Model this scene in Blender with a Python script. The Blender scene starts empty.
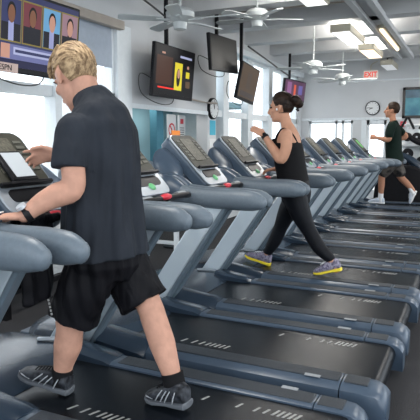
import bpy, bmesh, math, random
from mathutils import Vector, Matrix, noise
random.seed(7)
R = math.radians
C = bpy.context.scene.collection
S = bpy.context.scene

# ------------------------------------------------------------------ camera, world, exposure
cam = bpy.data.cameras.new('camera'); cam.lens = 46.9; cam.sensor_width = 36; cam.clip_end = 200
co = bpy.data.objects.new('camera', cam); C.objects.link(co); S.camera = co
co.location = (0, 0, 1.4); co.rotation_euler = (R(90 - 7.3), 0, R(25.4))
w = bpy.data.worlds.new('world'); S.world = w; w.use_nodes = True
wb = w.node_tree.nodes['Background']; wb.inputs[0].default_value = (0.86, 0.93, 1.0, 1); wb.inputs[1].default_value = 2.0
S.view_settings.view_transform = 'Standard'; S.view_settings.look = 'None'
S.view_settings.gamma = 1; S.view_settings.use_curve_mapping = False
S.view_settings.exposure = 0.66
def area(name, loc, sx, sy, power, col=(1, .97, .92), up=False):
    l = bpy.data.lights.new(name, 'AREA'); l.shape = 'RECTANGLE'; l.size = sx; l.size_y = sy; l.energy = power; l.color = col
    o = bpy.data.objects.new(name, l); C.objects.link(o); o.location = loc; o.rotation_euler = (R(180) if up else 0, 0, 0)
# down lights at visible fittings, others added unseen; up lights added to brighten ceiling
for x, y, z in ((-1.87, 6.55, 3.08), (-1.86, 9.05, 2.98), (-1.80, 10.85, 2.98), (1.4, 2.0, 3.0), (1.4, 5.5, 3.0), (1.4, 9.0, 3.0), (1.4, 12.0, 3.0), (-1.9, 2.2, 3.0)):
    area('fluorescent_and_fill_down', (x, y, z - .02), .26, 1.1, 17)
    area('ceiling_fill_up', (x, y, z + .14), .26, 1.1, 24, up=True)
area('alcove_fill', (-4.45, 7.3, 1.97), .4, 1.2, 6)  # unseen light added to brighten the teal recess

# ------------------------------------------------------------------ materials
def mat(name, col, rough=0.5, metal=0.0, emit=0.0, var=0.0, vscale=20, bump=0.0, bscale=80, col2=None, spec=None):
    m = bpy.data.materials.new(name); m.use_nodes = True
    nt = m.node_tree; b = nt.nodes['Principled BSDF']
    b.inputs['Base Color'].default_value = (*col, 1); b.inputs['Roughness'].default_value = rough
    b.inputs['Metallic'].default_value = metal
    if spec is None and (rough >= .6 or 'skin' in name or 'black' in name or 'hair' in name): spec = .12
    if spec is not None: b.inputs['Specular IOR Level'].default_value = spec
    if emit: b.inputs['Emission Color'].default_value = (*col, 1); b.inputs['Emission Strength'].default_value = emit
    tc = nt.nodes.new('ShaderNodeTexCoord')
    n = nt.nodes.new('ShaderNodeTexNoise'); n.inputs['Scale'].default_value = vscale; n.inputs['Detail'].default_value = 4
    nt.links.new(tc.outputs['Object'], n.inputs['Vector'])
    r = nt.nodes.new('ShaderNodeValToRGB')
    c2 = col2 or tuple(min(1, c * (1 + var)) for c in col); c1 = col if col2 else tuple(c * (1 - var) for c in col)
    r.color_ramp.elements[0].color = (*c1, 1); r.color_ramp.elements[1].color = (*c2, 1)
    if 'hair' in name:
        mp = nt.nodes.new('ShaderNodeMapping'); mp.inputs['Scale'].default_value = (.35, 1.6, .5); mp.inputs['Rotation'].default_value = (0, R(35), R(-25)); nt.links.new(tc.outputs['Object'], mp.inputs['Vector']); nt.links.new(mp.outputs[0], n.inputs['Vector'])
    r.color_ramp.elements[0].position = .38; r.color_ramp.elements[1].position = .64
    nt.links.new(n.outputs['Fac'], r.inputs[0]); nt.links.new(r.outputs[0], b.inputs['Base Color'])
    if bump:
        n2 = nt.nodes.new('ShaderNodeTexNoise'); n2.inputs['Scale'].default_value = bscale
        nt.links.new(tc.outputs['Object'], n2.inputs['Vector'])
        fold = 'cotton' in name or 'nylon' in name
        if fold:
            mp2 = nt.nodes.new('ShaderNodeMapping'); mp2.inputs['Scale'].default_value = (1, 1, .22); mp2.inputs['Rotation'].default_value = (R(12), R(-14), 0)
            nt.links.new(tc.outputs['Object'], mp2.inputs['Vector']); nt.links.new(mp2.outputs[0], n2.inputs['Vector']); n2.inputs['Detail'].default_value = 1.5
        bp = nt.nodes.new('ShaderNodeBump'); bp.inputs['Strength'].default_value = bump; bp.inputs['Distance'].default_value = .05 if fold else .01
        nt.links.new(n2.outputs['Fac'], bp.inputs['Height']); nt.links.new(bp.outputs[0], b.inputs['Normal'])
    return m
M = dict(
    wall=mat('painted wall', (.62, .63, .64), .8, var=.02, vscale=2),
    ceil=mat('ceiling paint', (.60, .60, .60), .85, var=.04, vscale=1.5),
    beam=mat('beam paint', (.60, .61, .62), .7, var=.03, vscale=3),
    tan=mat('wood deck paint', (.46, .41, .36), .85, var=.05, vscale=4),
    white=mat('white paint', (.72, .76, .78), .5, var=.02),
    teal=mat('teal wall', (.24, .40, .46), .7, var=.03, vscale=3),
    tealdark=mat('dark teal', (.09, .25, .33), .7, var=.03),
    carpet=mat('carpet', (.022, .022, .024), .95, col2=(.075, .075, .08), vscale=160, bump=.5, bscale=300),
    shade=mat('roller shade', (.42, .47, .54), .9, var=.03),
    shell=mat('blue grey plastic', (.05, .074, .108), .32, var=.03, vscale=6),
    rail=mat('blue grey foam', (.115, .145, .175), .42, var=.05, vscale=60, bump=.05, bscale=400),
    band=mat('blue band', (.13, .19, .26), .25, var=.03),
    hood=mat('dark blue plastic', (.022, .036, .056), .24, var=.04, vscale=8),
    silver=mat('silver post', (.47, .54, .59), .38, metal=.2, var=.02, vscale=5),
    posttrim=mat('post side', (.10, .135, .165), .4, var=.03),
    belt=mat('running belt', (.006, .008, .011), .27, spec=.14, var=.15, vscale=90, bump=.08, bscale=500),
    rubber=mat('side rail rubber', (.034, .040, .048), .5, spec=.2, var=.1, vscale=120, bump=.2, bscale=500),
    bezel=mat('silver bezel', (.36, .40, .44), .25, metal=.3, var=.02),
    panel=mat('olive panel', (.045, .044, .035), .5, spec=.15, var=.1, vscale=30),
    lcd=mat('lcd', (.10, .095, .075), .5, spec=.2, var=.3, vscale=60),
    key=mat('panel keys', (.10, .10, .085), .5, spec=.2),
    black=mat('black plastic', (.012, .012, .014), .35, var=.1),
    blackmetal=mat('black metal', (.015, .015, .017), .4, metal=.3, var=.1),
    red=mat('red button', (.60, .03, .05), .35), green=mat('green button', (.12, .42, .18), .35),
    mark=mat('belt print', (.30, .30, .29), .6, var=.1),
    skin=mat('man skin', (.50, .275, .20), .5, var=.07, vscale=25, bump=.1, bscale=120),
    skinf=mat('woman skin', (.50, .27, .18), .5, var=.04, vscale=20),
    skinr=mat('runner skin', (.38, .19, .12), .5, var=.04),
    hairm=mat('sandy hair', (.15, .095, .055), .6, col2=(.48, .34, .20), vscale=70),
    hairf=mat('dark hair', (.012, .008, .007), .35, col2=(.035, .022, .016), vscale=40),
    hairr=mat('brown hair', (.025, .015, .01), .5, var=.2),
    shirt=mat('charcoal cotton', (.024, .028, .036), .85, var=.12, vscale=5, bump=.8, bscale=13),
    shorts=mat('black nylon', (.006, .006, .008), .6, var=.15, vscale=8, bump=.6, bscale=16),
    tank=mat('black tank', (.004, .004, .005), .7, var=.1), legging=mat('black legging', (.007, .008, .011), .5, var=.15),
    rshirt=mat('dark green shirt', (.005, .013, .010), .8, var=.1), rshorts=mat('patterned shorts', (.012, .012, .014), .7, col2=(.10, .09, .08), vscale=12),
    shoe=mat('dark shoe mesh', (.008, .009, .012), .4, spec=.2, col2=(.05, .055, .065), vscale=35), shoesil=mat('shoe silver', (.48, .50, .53), .3, metal=.3),
    sole=mat('grey sole', (.10, .11, .125), .5), yellow=mat('yellow sole', (.78, .62, .03), .5),
    wshoe=mat('grey purple shoe', (.09, .08, .13), .6, col2=(.32, .30, .38), vscale=55),
    rshoe=mat('white shoe', (.50, .56, .64), .5, var=.1), sock=mat('white sock', (.72, .74, .76), .9), bsock=mat('black sock', (.01, .01, .011), .9),
    eye=mat('eye', (.03, .02, .02), .2), lip=mat('lip', (.42, .15, .13), .5),
    fan=mat('white fan', (.52, .55, .55), .4), cream=mat('cream metal', (.52, .48, .38), .5),
    blue=mat('blue vinyl', (.03, .08, .25), .4), orange=mat('orange paper', (.85, .28, .07), .7), paper=mat('paper', (.75, .76, .76), .8),
    signblue=mat('blue sticker', (.10, .45, .60), .6), hedge=mat('hedge', (.10, .20, .05), .9, col2=(.38, .45, .20), vscale=6),
    pave=mat('pavement', (.55, .55, .52), .9, var=.05), frame=mat('dark frame', (.025, .02, .02), .4),
    sea=mat('sea picture', (.03, .16, .24), .4, col2=(.10, .35, .42), vscale=3),
    cable=mat('cable', (.03, .03, .03), .5), greyplate=mat('grey label', (.22, .24, .26), .5),
    lamp=mat('lamp lens', (.95, .95, .95), .5, emit=.7), warmlamp=mat('warm lamp', (1, .80, .58), .5, emit=1.1), dimlamp=mat('dull lens', (.8, .82, .84), .5, emit=.25),
    exitr=mat('exit red', (.75, .06, .04), .5, emit=.5), exitw=mat('exit white', (.85, .75, .66), .5, emit=.15),
)
def em(name, col, s=.8): return mat(name, tuple(c * .6 for c in col), .35, emit=s * 1.3, spec=.15)
g = bpy.data.materials.new('window glass'); g.use_nodes = True; nt = g.node_tree; nt.nodes.clear()
o_ = nt.nodes.new('ShaderNodeOutputMaterial'); mx = nt.nodes.new('ShaderNodeMixShader'); tr = nt.nodes.new('ShaderNodeBsdfTransparent'); gl = nt.nodes.new('ShaderNodeBsdfGlossy')
gl.inputs['Roughness'].default_value = .02; mx.inputs[0].default_value = .06
nt.links.new(tr.outputs[0], mx.inputs[1]); nt.links.new(gl.outputs[0], mx.inputs[2]); nt.links.new(mx.outputs[0], o_.inputs[0]); M['glass'] = g

# ------------------------------------------------------------------ mesh helpers
def box(bm, x0, x1, y0, y1, z0, z1, mtx=None):
    vs = [bm.verts.new((x, y, z)) for x in (x0, x1) for y in (y0, y1) for z in (z0, z1)]
    for f in ((0, 1, 3, 2), (4, 6, 7, 5), (0, 4, 5, 1), (2, 3, 7, 6), (0, 2, 6, 4), (1, 5, 7, 3)): bm.faces.new([vs[i] for i in f])
    if mtx: bmesh.ops.transform(bm, matrix=mtx, verts=vs)
    return vs
def prism(bm, prof, y0, y1):                       # prof: list of (x, z), extruded along y
    a = [bm.verts.new((x, y0, z)) for x, z in prof]; b = [bm.verts.new((x, y1, z)) for x, z in prof]
    n = len(prof); bm.faces.new(a); bm.faces.new(b[::-1])
    for i in range(n): bm.faces.new((a[i], b[i], b[(i + 1) % n], a[(i + 1) % n]))
    return a + b
def tube(bm, pts, rad, seg=16, side=(0, 1, 0), caps=True):
    """lofted tube with elliptical rings; rad: list of r or (r_side, r_other)"""
    pts = [Vector(p) for p in pts]; rings = []; vs = []
    side = Vector(side)
    for i, p in enumerate(pts):
        t = (pts[min(i + 1, len(pts) - 1)] - pts[max(i - 1, 0)]).normalized()
        b = side - t * side.dot(t)
        if b.length < 1e-3: b = Vector((1, 0, 0)) - t * t.x
        b.normalize(); n = t.cross(b)
        r = rad[i] if isinstance(rad, (list, tuple)) and not isinstance(rad[0], (int, float)) or isinstance(rad, list) else rad
        rb, rn = r if isinstance(r, (tuple, list)) else (r, r)
        ring = [bm.verts.new(p + b * (rb * math.cos(a)) + n * (rn * math.sin(a))) for a in [2 * math.pi * k / seg for k in range(seg)]]
        rings.append(ring); vs += ring
    for r0, r1 in zip(rings, rings[1:]):
        for k in range(seg): bm.faces.new((r0[k], r0[(k + 1) % seg], r1[(k + 1) % seg], r1[k]))
    if caps: bm.faces.new(rings[0][::-1]); bm.faces.new(rings[-1])
    return vs
def ctube(bm, pts, rad, seg=16, side=(0, 1, 0), sub=5, flat=False):     # catmull-rom smoothed tube with rounded ends
    P = [Vector(p) for p in pts]; Q = []; RR = []
    rr = [r if isinstance(r, (tuple, list)) else (r, r) for r in (rad if isinstance(rad, list) else [rad] * len(P))]
    for i in range(len(P) - 1):
        p0 = P[max(i - 1, 0)]; p1 = P[i]; p2 = P[i + 1]; p3 = P[min(i + 2, len(P) - 1)]
        for s in range(sub):
            t = s / sub
            Q.append(.5 * ((2 * p1) + (p2 - p0) * t + (2 * p0 - 5 * p1 + 4 * p2 - p3) * t * t + (3 * p1 - p0 - 3 * p2 + p3) * t ** 3))
            RR.append(tuple(rr[i][k] * (1 - t) + rr[i + 1][k] * t for k in (0, 1)))
    Q.append(P[-1]); RR.append(rr[-1])
    if flat: return tube(bm, Q, RR, seg, side)
    d0 = (Q[0] - Q[1]).normalized(); d1 = (Q[-1] - Q[-2]).normalized(); r0 = min(RR[0]); r1 = min(RR[-1])
    pre = [(Q[0] + d0 * r0 * math.sin(a), tuple(k * math.cos(a) for k in RR[0])) for a in (1.45, 1.1, .7, .35)]
    post = [(Q[-1] + d1 * r1 * math.sin(a), tuple(k * math.cos(a) for k in RR[-1])) for a in (.35, .7, 1.1, 1.45)]
    return tube(bm, [p for p, _ in pre] + Q + [p for p, _ in post], [r for _, r in pre] + RR + [r for _, r in post], seg, side)
def ell(bm, c, r, mtx=None, sub=3):
    res = bmesh.ops.create_icosphere(bm, subdivisions=sub, radius=1)
    vs = res['verts']
    bmesh.ops.transform(bm, matrix=Matrix.Translation(c) @ Matrix.Diagonal((*r, 1)), verts=vs)
    if mtx: bmesh.ops.transform(bm, matrix=mtx, verts=vs)
    return vs
def cyl(bm, a, b, r, seg=16): return tube(bm, [a, b], [r, r], seg)
def obj(name, bm, m, parent=None, smooth=True, bevel=0, kind=None, remesh=0, sm=0, mats=None, off=None):
    bmesh.ops.recalc_face_normals(bm, faces=bm.faces[:])
    me = bpy.data.meshes.new(name); bm.to_mesh(me); bm.free()
    o = bpy.data.objects.new(name, me); C.objects.link(o)
    if remesh:
        r = o.modifiers.new('r', 'REMESH'); r.mode = 'VOXEL'; r.voxel_size = remesh
        if sm: s = o.modifiers.new('s', 'SMOOTH'); s.factor = .5; s.iterations = sm
        dg = bpy.context.evaluated_depsgraph_get(); nm = bpy.data.meshes.new_from_object(o.evaluated_get(dg))
        o.modifiers.clear(); o.data = nm; bpy.data.meshes.remove(me); nm.name = name; me = nm
    me.materials.clear()
    for mm in (mats or [m]): me.materials.append(M[mm] if isinstance(mm, str) else mm)
    if bevel:
        bv = o.modifiers.new('b', 'BEVEL'); bv.width = bevel; bv.segments = 3; bv.limit_method = 'ANGLE'; bv.angle_limit = R(40)
    if smooth:
        for p in me.polygons: p.use_smooth = True
        if bevel or not remesh:
            try: me.set_sharp_from_angle(angle=R(38))
            except Exception: pass
    if parent:
        o.parent = parent
        if parent.get('_root'): o.location = -parent.location
    if kind: o['kind'] = kind
    return o
def B(*a): bm = bmesh.new(); box(bm, *a); return bm
def thing(name, label, cat, loc, group=None):
    o = bpy.data.objects.new(name, None); C.objects.link(o); o.location = loc; o.empty_display_size = .2
    o['label'] = label; o['category'] = cat; o['_root'] = 1
    if group: o['group'] = group
    return o
def tag(o, label, cat, group=None):
    o['label'] = label; o['category'] = cat
    if group: o['group'] = group
    return o
def struct(name, bm, m, parent=None, **k):
    return obj(name, bm, m, parent, kind='structure' if not parent else None, **k)
def dup(root, loc, label):
    r = root.copy(); C.objects.link(r); r.location = loc; r['label'] = label
    for ch in list(root.children):
        c = ch.copy(); C.objects.link(c); c.parent = r
        for gch in ch.children:
            d = gch.copy(); C.objects.link(d); d.parent = c
    return r

# ------------------------------------------------------------------ setting
XW = -3.9; YE = 13.6; ZC = 3.5
struct('floor', B(-5.2, 4.5, -1.5, YE + .2, -.1, 0), 'carpet', smooth=False)
struct('ceiling', B(XW - .2, 4.5, -1.5, YE + .2, ZC, ZC + .15), 'ceil', smooth=False)
struct('ground_outside', B(-30, 12, -10, 40, -.35, -.12), 'pave', smooth=False)
# left wall pieces (one mesh with openings)
bm = bmesh.new()
def wl(y0, y1, z0, z1): box(bm, XW - .2, XW, y0, y1, z0, z1)
wl(-1.5, 2.2, 0, ZC)
wl(2.2, 5.62, 0, .75); wl(2.2, 5.62, 2.78, ZC)
wl(5.62, 5.9, 0, ZC); wl(5.9, 8.12, 1.82, ZC); wl(8.12, 8.45, 0, ZC)
wl(8.45, 13.3, 0, .75); wl(8.45, 13.3, 2.95, ZC); wl(13.3, YE, 0, ZC)
struct('wall_left', bm, 'wall', smooth=False)
# alcove behind the opening
bm = bmesh.new(); box(bm, -5.0, -4.9, 5.7, 10.4, 0, 2.1); box(bm, -5.0, XW - .2, 5.7, 5.8, 0, 2.1); box(bm, -4.9, XW - .2, 5.8, 10.3, 2.0, 2.1)
struct('wall_alcove', bm, 'teal', smooth=False)
struct('wall_outside', B(-5.1, XW - .2, 5.66, 5.69, 0, 2.2), 'white', smooth=False)
struct('wall_alcove_end', B(-4.9, XW - .21, 8.75, 8.85, 0, 2.0), 'white', smooth=False)
struct('trim_1', B(-4.4, -4.28, 7.15, 7.35, 0, 1.98), 'tealdark', smooth=False)
struct('trim_2', B(XW - .195, XW + .012, 5.606, 5.91, 0, 2.775), 'white', bevel=.006)
struct('trim_3', B(XW - .0, XW + .012, 5.9, 8.12, 1.80, 1.86), 'white')
bm = bmesh.new(); box(bm, XW, XW + .018, 2.2, 5.62, 0, .12); box(bm, XW, XW + .018, 8.45, 13.3, 0, .12)
struct('baseboard_left', bm, 'white', bevel=.004)
# windows: frames and glass
def window(n, y0, y1, z0, z1, ybars, zbars, x=XW, th=.07):
    bm = bmesh.new(); a, b = x - .15, x - .04
    for z in (z0, z1 - th): box(bm, a, b, y0, y1, z, z + th)
    for z in zbars: box(bm, a, b, y0, y1, z - .055, z + .055)
    for y in (y0, y1 - th): box(bm, a, b, y, y + th, z0, z1)
    for y, wd in ybars: box(bm, a - .01, b + .03, y - wd / 2, y + wd / 2, z0, z1)
    f = struct('window_%d' % n, bm, 'white', smooth=False)
    gl = obj('pane', B(x - .10, x - .095, y0 + .02, y1 - .02, z0 + .02, z1 - .02), 'glass', f, smooth=False)
    sl = obj('window_sill', B(x - .2, x + .06, y0 - .03, y1 + .03, z0 - .03, z0), 'white', f, bevel=.006)
window(1, 2.2, 5.62, .75, 2.78, [(3.1, .09), (4.56, .10)], [1.90])
window(2, 8.45, 13.3, .75, 2.95, [(8.90, .24), (10.08, .26), (11.25, .24), (12.4, .2)], [1.85])
tag(obj('roller_shade', B(XW - .035, XW - .028, 3.15, 5.55, 2.25, 2.74), 'shade'), 'pale blue roller shade half lowered over the window behind the big screen', 'shade')
tag(obj('shade_valance', B(XW + .001, XW + .09, 2.3, 5.66, 2.70, 2.80), 'tan', bevel=.01), 'beige valance box along the top of the near window', 'valance')
struct('trim_4', B(XW, XW + .10, 8.4, 13.4, 2.92, 3.02), 'white', bevel=.01)

# end wall with window opening and door
bm = bmesh.new()
def we(x0, x1, z0, z1): box(bm, x0, x1, YE, YE + .2, z0, z1)
we(XW - .2, -3.72, 0, ZC); we(-3.72, -2.62, 0, .7); we(-3.72, 4.5, 1.87, ZC); we(-2.62, -2.30, 0, 1.87); we(-1.84, 4.5, 0, 1.87)
struct('wall_end', bm, 'wall', smooth=False)
bm = bmesh.new()
for x in (-3.72, -3.06, -2.90, -2.68): box(bm, x, x + .05, YE + .04, YE + .12, .7, 1.87)
for z in (.7, 1.80): box(bm, -3.72, -2.62, YE + .04, YE + .12, z, z + .06)
f = struct('window_3', bm, 'white', smooth=False)
obj('pane', B(-3.7, -2.64, YE + .08, YE + .085, .72, 1.84), 'glass', f, smooth=False)
bm = bmesh.new()
for x in (-2.30, -1.90): box(bm, x, x + .06, YE + .02, YE + .1, 0, 1.87)
box(bm, -2.3, -1.84, YE + .02, YE + .1, 1.76, 1.87); box(bm, -2.3, -1.84, YE + .02, YE + .1, 0, .2); box(bm, -2.3, -1.84, YE + .02, YE + .1, .82, .92)
f = struct('door_1', bm, 'white', smooth=False)
obj('pane', B(-2.28, -1.86, YE + .06, YE + .065, .2, 1.8), 'glass', f, smooth=False)
obj('door_handle', B(-1.93, -1.90, YE - .04, YE + .02, .84, .98), 'blackmetal', f, bevel=.004)
struct('trim_5', B(XW, -1.5, YE - .03, YE, 1.87, 1.93), 'white', bevel=.005)
struct('trim_6', B(-3.0, 4.5, YE - .02, YE, 2.78, 2.81), 'white')
bm = bmesh.new(); box(bm, -2.42, -2.30, YE - .02, YE, 0, 1.87); box(bm, -1.84, -1.74, YE - .02, YE, 0, 1.87); struct('trim_7', bm, 'white')

# ceiling beams and joists
for i, y in enumerate((2.6, 4.2, 5.8, 7.0, 8.35, 9.7, 11.1, 12.5)):
    struct('beam_%d' % (i + 1), B(XW, 4.5, y, y + .28, 3.16, ZC), 'beam', smooth=False)
for i, y in enumerate((7.9, 9.2, 10.6, 12.0)):
    struct('joist_%d' % (i + 1), B(XW + .3, 4.5, y, y + .07, 3.30, ZC), 'tan', smooth=False)
# long channel and lit strip
bm = bmesh.new(); box(bm, -1.52, -1.44, 4.0, 12.6, 3.10, 3.16); box(bm, -1.28, -1.20, 4.0, 12.6, 3.10, 3.16); box(bm, -1.52, -1.20, 4.0, 12.6, 3.16, 3.18)
struct('ceiling_channel', bm, 'beam', smooth=False)
t = thing('strip_light', 'warm bare strip light glowing along the ceiling channel', 'light', (-1.36, 9.9, 3.1))
obj('housing', B(-1.41, -1.31, 9.0, 11.2, 3.11, 3.16), 'cream', t, bevel=.005)
bm = bmesh.new(); cyl(bm, (-1.36, 9.05, 3.09), (-1.36, 11.1, 3.09), .03, 12); obj('tube', bm, 'warmlamp', t)

def light(x, y, z, L, W, lens, label):
    t = thing('ceiling_light', label, 'light', (x, y, z))
    bm = bmesh.new(); v = prism(bm, [(x - W / 2, z), (x + W / 2, z), (x + W / 2, z + .11), (x - W / 2, z + .11)], y - L / 2, y + L / 2)
    obj('housing', bm, 'cream', t, bevel=.008)
    obj('diffuser', B(x - W / 2 + .02, x + W / 2 - .02, y - L / 2 + .03, y + L / 2 - .03, z - .008, z + .001), lens, t, smooth=False)
    bm = bmesh.new()
    for yy in (y - L / 3, y + L / 3): cyl(bm, (x, yy, z + .1), (x, yy, ZC), .01, 8)
    obj('rod', bm, 'blackmetal', t)
light(-1.87, 6.55, 3.10, 1.2, .30, 'lamp', 'lit ceiling light at the top edge, nearest of the row')
light(-1.86, 9.05, 3.00, 1.25, .30, 'lamp', 'long cream ceiling light with a white lens, second of the row')
light(-1.80, 10.85, 3.0, 1.1, .28, 'warmlamp', 'warm glowing ceiling light above and before the exit sign')
light(-1.75, 13.0, 3.0, 1.0, .26, 'dimlamp', 'unlit cream ceiling light right of the exit sign')

# ceiling fans
def fan(x, y, z, rot, r, label, stem=True):
    t = thing('ceiling_fan', label, 'fan', (x, y, z), 'white ceiling fans')
    bm = bmesh.new(); tube(bm, [(x, y, z - .05), (x, y, z - .04), (x, y, z), (x, y, z + .05), (x, y, z + .09), (x, y, z + .11)], [.05, .08, .15, .155, .12, .04], 28); obj('motor', bm, 'fan', t)
    bm = bmesh.new(); tube(bm, [(x, y, z - .13), (x, y, z - .12), (x, y, z - .05)], [.04, .07, .075], 20); obj('switch_housing', bm, 'fan', t)
    bm = bmesh.new(); cyl(bm, (x, y, z + .1), (x, y, ZC - .0), .013, 12); tube(bm, [(x, y, ZC - .09), (x, y, ZC - .0)], [.03, .065], 16); obj('downrod', bm, 'fan', t)
    for k in range(5):
        a = R(rot + 72 * k); mt = Matrix.Translation((x, y, z - .02)) @ Matrix.Rotation(a, 4, 'Z') @ Matrix.Rotation(R(11), 4, 'X')
        bm = bmesh.new(); prof = [(.20, -.05), (.26, -.062), (r - .04, -.07), (r, -.045), (r, .045), (r - .04, .07), (.26, .062), (.20, .05)]
        a_ = [bm.verts.new((px, py, -.004)) for px, py in prof]; b_ = [bm.verts.new((px, py, .004)) for px, py in prof]
        bm.faces.new(a_[::-1]); bm.faces.new(b_)
        for i in range(8): bm.faces.new((a_[i], a_[(i + 1) % 8], b_[(i + 1) % 8], b_[i]))
        bmesh.ops.transform(bm, matrix=mt, verts=bm.verts); bl = obj('blade', bm, 'fan', t)
        bm = bmesh.new(); box(bm, .10, .26, -.022, .022, -.014, -.003, mt); obj('blade_bracket', bm, 'fan', bl)
fan(-2.90, 5.36, 2.70, 3, .66, 'nearest white ceiling fan, in front of the screen with the yellow portrait')
fan(-2.62, 6.95, 2.99, 30, .60, 'white ceiling fan near the top edge above the brown screen')
fan(-2.50, 9.35, 2.63, 50, .62, 'white ceiling fan on a long rod left of the exit sign')
fan(-2.42, 11.3, 2.62, 5, .66, 'farthest white ceiling fan, just before the end wall')

# televisions on poles
def tv(cx, cy, cz, w_, h_, yaw, tilt, roll, label, content, pole_x=None, back=False, cable=True):
    t = thing('television', label, 'television', (cx, cy, cz))
    mt = Matrix.Translation((cx, cy, cz)) @ Matrix.Rotation(R(yaw), 4, 'Z') @ Matrix.Rotation(R(tilt), 4, 'Y') @ Matrix.Rotation(R(roll), 4, 'X')
    # local: screen faces +x, width along y
    bm = bmesh.new(); box(bm, -.05, 0, -w_ / 2, w_ / 2, -h_ / 2, h_ / 2, mt); o = obj('casing', bm, 'black', t, bevel=.01)
    bm = bmesh.new(); box(bm, -.09, -.05, -w_ * .3, w_ * .3, -h_ * .3, h_ * .3, mt); obj('back_cover', bm, 'black', t, bevel=.01)
    sb = .025
    bm = bmesh.new(); box(bm, 0, .003, -w_ / 2 + sb, w_ / 2 - sb, -h_ / 2 + sb + .02, h_ / 2 - sb, mt); scr = obj('screen', bm, content[0], t, smooth=False)
    for i, (u0, u1, v0, v1, m_, kind) in enumerate(content[1:]):
        W, H_ = w_ - 2 * sb, h_ - 2 * sb - .02; y0 = -W / 2 + u0 * W; y1 = -W / 2 + u1 * W; z0 = -h_ / 2 + sb + .02 + v0 * H_; z1 = -h_ / 2 + sb + .02 + v1 * H_
        bm = bmesh.new(); d = .0032 + .0004 * i
        if kind == 'r': box(bm, d, d + .0004, y0, y1, z0, z1, mt)
        else:
            n = 18; vv = [bm.verts.new(mt @ Vector((d + .0004, (y0 + y1) / 2 + (y1 - y0) / 2 * math.cos(2 * math.pi * k / n), (z0 + z1) / 2 + (z1 - z0) / 2 * math.sin(2 * math.pi * k / n)))) for k in range(n)]; bm.faces.new(vv)
        obj('picture', bm, m_, scr, smooth=False)
    px, py = (mt @ Vector((-.13, 0, 0))).xy
    bm = bmesh.new(); box(bm, px - .022, px + .022, py - .022, py + .022, cz - .1, ZC); box(bm, px - .02, px + .02, py - .02, py + .02, cz - .1, cz + .1)
    obj('pole', bm, 'blackmetal', t, bevel=.003)
    bm = bmesh.new(); box(bm, -.15, -.085, -.1, .1, -.09, .09, mt); obj('mount', bm, 'blackmetal', t, bevel=.004)
    if cable:
        bm = bmesh.new(); p = [mt @ Vector(q) for q in ((-.1, -w_ * .3, -h_ * .2), (-.16, -w_ * .55, -h_ * .1), (-.15, -w_ * .52, -h_ * .45), (-.1, -w_ * .2, -h_ * .62), (-.08, w_ * .1, -h_ * .58), (-.12, w_ * .2, -h_ * .3))]
        ctube(bm, p, .006, 6); obj('cable', bm, 'cable', t)
    return t, mt
navy = em('tv navy', (.03, .035, .10), .5); gold = em('tv gold', (.20, .16, .04), .5); pale = em('tv pale', (.40, .42, .62), .4); suit = em('tv suit', (.012, .012, .02), .3)
skin1 = em('tv brown', (.16, .07, .04), .6); skin2 = em('tv tan', (.42, .22, .16), .6); skyb = em('tv blue', (.12, .30, .50), .5); warm_ = em('tv red', (.16, .04, .05), .4); shirtw = em('tv shirt', (.30, .32, .55), .4); hairt = em('tv hair', (.01, .01, .01), .2)
c = [navy, (0.0, 1, .0, .10, em('tv strip', (.02, .02, .06), .4), 'r')]
for i, (bgc, sk, sh) in enumerate([(navy, skin1, shirtw), (warm_, skin1, suit), (skyb, skin2, shirtw), (em('tv crowd', (.25, .15, .18), .6), skin2, suit)]):
    u = .02 + i * .245
    c += [(u - .005, u + .235, .33, .92, gold, 'r'), (u + .005, u + .225, .35, .90, bgc, 'r'), (u + .01, u + .22, .35, .58, suit, 'r'), (u + .085, u + .145, .35, .60, sh, 'r'),
          (u + .07, u + .165, .62, .86, hairt, 'e'), (u + .078, u + .157, .58, .82, sk, 'e')]
c += [(.02, .98, .10, .30, em('tv caption', (.14, .15, .32), .4), 'r'), (.02, .12, .11, .30, skin2, 'r'), (.16, .93, .17, .27, pale, 'r'), (.18, .75, .20, .24, navy, 'r'), (.02, .14, .94, .99, em('tv tag', (.55, .50, .18), .6), 'r')]
t0, m0 = tv(-3.28, 3.635, 2.245, .97, .64, 0, 6, 0, 'big television at top left showing four men in suits', c)
cu = bpy.data.curves.new('lettering', 'FONT'); cu.body = 'ESPN'; cu.size = .062; cu.extrude = .001
to = bpy.data.objects.new('lettering_tmp', cu); C.objects.link(to); dg = bpy.context.evaluated_depsgraph_get(); lm = bpy.data.meshes.new_from_object(to.evaluated_get(dg)); bpy.data.objects.remove(to)
lm.transform(m0 @ Matrix.Translation((.009, -.455, -.305)) @ Matrix(((0, 0, 1, 0), (1, 0, 0, 0), (0, 1, 0, 0), (0, 0, 0, 1))))
lm.materials.clear(); lm.materials.append(M['black'])
bm = bmesh.new(); box(bm, 0, .006, -.48, -.25, -.318, -.248, m0); pl = obj('badge', bm, em('tv badge', (.55, .42, .38), .25), t0, smooth=False)
lo = bpy.data.objects.new('lettering', lm); C.objects.link(lo); lo.parent = pl
yel = em('tv yellow', (.60, .50, .03), .6); dk = em('tv dark', (.012, .012, .014), .3)
tv(-3.58, 6.47, 2.27, 1.08, .66, 0, 5, 0, 'dark television with a yellow portrait on its screen, above the alcove',
   [dk, (.03, .42, .2, .8, em('tv murk', (.07, .03, .02), .3), 'r'), (.08, .50, .12, .15, em('tv redline', (.7, .03, .02), .8), 'r'), (.48, .68, .12, .72, yel, 'r'), (.53, .63, .2, .6, hairt, 'e'), (.55, .62, .38, .58, skin2, 'e'), (.78, .88, .42, .56, yel, 'r'), (.80, .86, .62, .70, skin2, 'e'), (.14, .22, .84, .88, skin2, 'r'), (.60, .92, .84, .89, pale, 'r'), (.78, .9, .2, .35, em('tv dull', (.12, .07, .04), .4), 'r')])
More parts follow.
